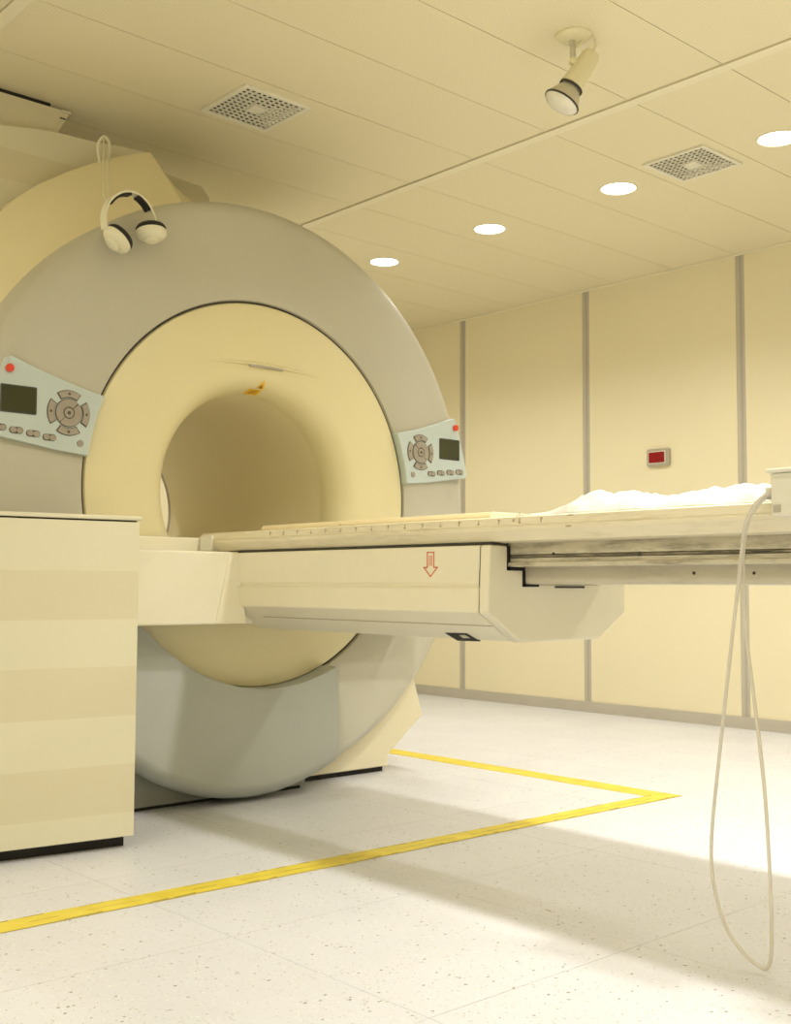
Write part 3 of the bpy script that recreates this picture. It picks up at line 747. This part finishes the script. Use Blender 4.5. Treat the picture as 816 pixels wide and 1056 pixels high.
# ------------------------------------------------------------------ ceiling spotlight
bp_ = on(592, 36, 2, H)
sp = empty('spotlight', tuple(bp_), 'cream spotlight with reflector bulb on a swivel arm under the ceiling', 'spotlight')
SD = (bp_-CAM).dot(FWD)
obj('ceiling_plate', MB().lathe([(0, 0.058), (-0.006, 0.058), (-0.014, 0.050), (-0.018, 0.034), (-0.020, 0)], bp_, (0, 0, 1), 32), M['spot'], sp)
a0_, a1_ = at(590.5, 42, SD), at(591, 64, SD)
obj('swivel_arm', MB().tube([a0_+Vector((0, 0, 0.01)), a0_, a1_], 0.0095, 12), M['spotmetal'], sp)
obj('swivel_joint', MB().lathe([(-0.012, 0.012), (0.012, 0.012), (0.014, 0.006), (0.014, 0)], a1_-FWD*0.006, -FWD, 14, caps=True), M['spot'], sp)
ax = (-RGT*0.52-UPV*0.84-FWD*0.06).normalized()
s0 = at(611, 55, SD+0.004); KS = 1.17
obj('lamp_housing', MB().lathe([(a_*KS, r_*KS) for a_, r_ in [(-0.004, 0), (-0.004, 0.014), (0.0, 0.022), (0.012, 0.027), (0.085, 0.031), (0.100, 0.034), (0.116, 0.035), (0.118, 0.030), (0.118, 0)]], s0, ax, 32), M['spot'], sp)
obj('housing_bracket', MB().tube([a1_, s0+ax*0.055-RGT*0.02-FWD*0.01], 0.008, 10), M['spot'], sp)
bb = obj('reflector_bulb', MB().lathe([(a_*KS, r_*KS) for a_, r_ in [(0.110, 0.024), (0.122, 0.031), (0.140, 0.040), (0.158, 0.049), (0.166, 0.052)]], s0, ax, 40), M['spotmetal'], sp)
obj('bulb_rim', MB().lathe([(a_*KS, r_*KS) for a_, r_ in [(0.163, 0.050), (0.164, 0.0535), (0.168, 0.0535), (0.169, 0.050), (0.163, 0.050)]], s0, ax, 40), M['dark'], sp)
obj('bulb_lens', MB().lathe([(a_*KS, r_*KS) for a_, r_ in [(0.168, 0.051), (0.176, 0.046), (0.182, 0.033), (0.185, 0.017), (0.186, 0)]], s0, ax, 40), M['bulb'], sp)
obj('collar', MB().lathe([(a_*KS, r_*KS) for a_, r_ in [(0.114, 0.030), (0.114, 0.0355), (0.119, 0.0355), (0.119, 0.030)]], s0, ax, 32), M['dark'], sp)
wp = [at(594, 49, SD), at(599, 44, SD), at(606, 39, SD), at(613, 40, SD), at(614.5, 47, SD), at(610, 55, SD)]
obj('supply_cable', MB().tube(smooth_path(wp, 6), 0.0035, 8), M['spot'], sp)

# ------------------------------------------------------------------ red wall switch
rb = empty('wall_switch', (-3.80, YB, 1.436), 'small grey framed switch box with red rocker on the panelled wall', 'switch')
obj('frame', MB().prism(rrect(-3.802, 1.4865, 0.150, 0.100, 0.012), 1, YB-0.020, YB-0.0005), M['switch_frame'], rb, bevel=0.003)
obj('bezel', MB().prism(rrect(-3.806, 1.4865, 0.116, 0.072, 0.003), 1, YB-0.0225, YB-0.018), M['plastic'], rb)
for dx in (-0.0265, 0.0265):
    obj('rocker', MB().prism([(-3.806+dx-0.0255, 1.4560), (-3.806+dx+0.0255, 1.4560), (-3.806+dx+0.0255, 1.5170), (-3.806+dx-0.0255, 1.5170)], 1, YB-0.030, YB-0.020), M['red_dark'], rb, bevel=0.004)
obj('rocker_ridge', MB().box(-3.8085, -3.8035, YB-0.031, YB-0.02, 1.457, 1.516), M['red_dark'], rb)

# ------------------------------------------------------------------ air vents
def vent(cx, cy, label):
    e = empty('air_vent', (cx, cy, H), label, 'air vent', 'square ceiling vents')
    S = 0.150; z0 = H-0.010
    fr = MB()
    W = 0.016
    for a in ((-S, S, -S, -S+W), (-S, S, S-W, S), (-S, -S+W, -S+W, S-W), (S-W, S, -S+W, S-W)):
        fr.box(cx+a[0], cx+a[1], cy+a[2], cy+a[3], z0, H, 0.0015)
    obj('frame', fr, M['vent'], e)
    obj('duct', MB().box(cx-S+0.015, cx+S-0.015, cy-S+0.015, cy+S-0.015, H-0.0022, H-0.0004), M['ventdark'], e)
    I = S-W; n_ = 11; step = 2*I/n_; bw = 0.0075
    gx = MB()
    for k in range(n_+1):
        o_ = -I+k*step
        gx.box(cx+o_-bw/2, cx+o_+bw/2, cy-I, cy+I, z0+0.0015, z0+0.0055)
        gx.box(cx-I, cx+I, cy+o_-bw/2, cy+o_+bw/2, z0+0.0015, z0+0.0055)
    gg = obj('grille', gx, M['vent'], e); gg['kind'] = 'stuff'
    # deflector vanes behind the grille: two of the four sectors look lighter
    m = MB()
    for k in range(6):
        o_ = 0.034+k*0.0165
        m.add([(cx-o_, cy+o_, H-0.0026), (cx+o_, cy+o_, H-0.0026), (cx+o_+0.010, cy+o_+0.010, H-0.0046), (cx-o_-0.010, cy+o_+0.010, H-0.0046)], [(0, 1, 2, 3)])
    obj('deflector_vanes', m, M['vent'], e)
    obj('centre_plate', MB().box(cx-0.030, cx+0.030, cy-0.030, cy+0.030, z0-0.0005, z0+0.004, 0.001), M['vent'], e)
    return e
vent(-3.490, 2.424, 'square perforated air vent in the ceiling above the scanner ring')
vent(-2.690, 4.125, 'square perforated air vent in the ceiling between two round downlights')

# ------------------------------------------------------------------ downlights
def downlight(x, y, power, label):
    e = empty('downlight', (x, y, H), label, 'downlight', 'round recessed ceiling downlights')
    obj('trim_ring', MB().lathe([(0, 0.086), (-0.004, 0.085), (-0.006, 0.081), (-0.003, 0.0765), (0, 0.0755)], (x, y, H), (0, 0, 1), 40), M['trim'], e)
    obj('lens', MB().lathe([(-0.0005, 0.0765), (-0.0028, 0.0755), (-0.0030, 0)], (x, y, H), (0, 0, 1), 40), M['glow'], e)
    ld = bpy.data.lights.new('beam', 'AREA'); ld.shape = 'DISK'; ld.size = 0.15; ld.energy = power[0]; ld.spread = math.radians(power[1]); ld.color = LAMP_COL
    lo = bpy.data.objects.new('beam', ld); COL.objects.link(lo); lo.parent = e; lo.location = (0, 0, -0.006)
xs = [-4.700, -3.895, -3.092, -2.302]
for x, lab in zip(xs, ('lit round downlight nearest the scanner ring', 'lit round downlight second from the scanner ring', 'lit round downlight between two others, third from the scanner ring', 'lit round downlight at the right frame edge beside the vent')):
    downlight(x, 4.144, LAMP_BACK, lab)
for x in (-5.495, -1.498, -0.701, 0.096, 0.893): downlight(x, 4.144, LAMP_BACK, 'lit round downlight continuing the back row, unseen')  # unseen; the one behind the scanner is added to brighten the wall
for x in (-5.097,): downlight(x, 2.42, LAMP_BACK, 'unseen round downlight added behind the scanner as fill')  # hidden fill lamp, added for light in the bore and on the ceiling
for x in (-1.30, -0.502): downlight(x, 2.42, LAMP_MID, 'lit round downlight of the middle row, outside the picture')
for x in (-5.495, -4.692, -3.890, -3.092, -2.295, -1.498, -0.701, 0.096, 0.893, 1.690): downlight(x, -1.86, FILL_FRONT, 'unseen round downlight of an added front fill row')  # front row is unseen, added and placed for fill light
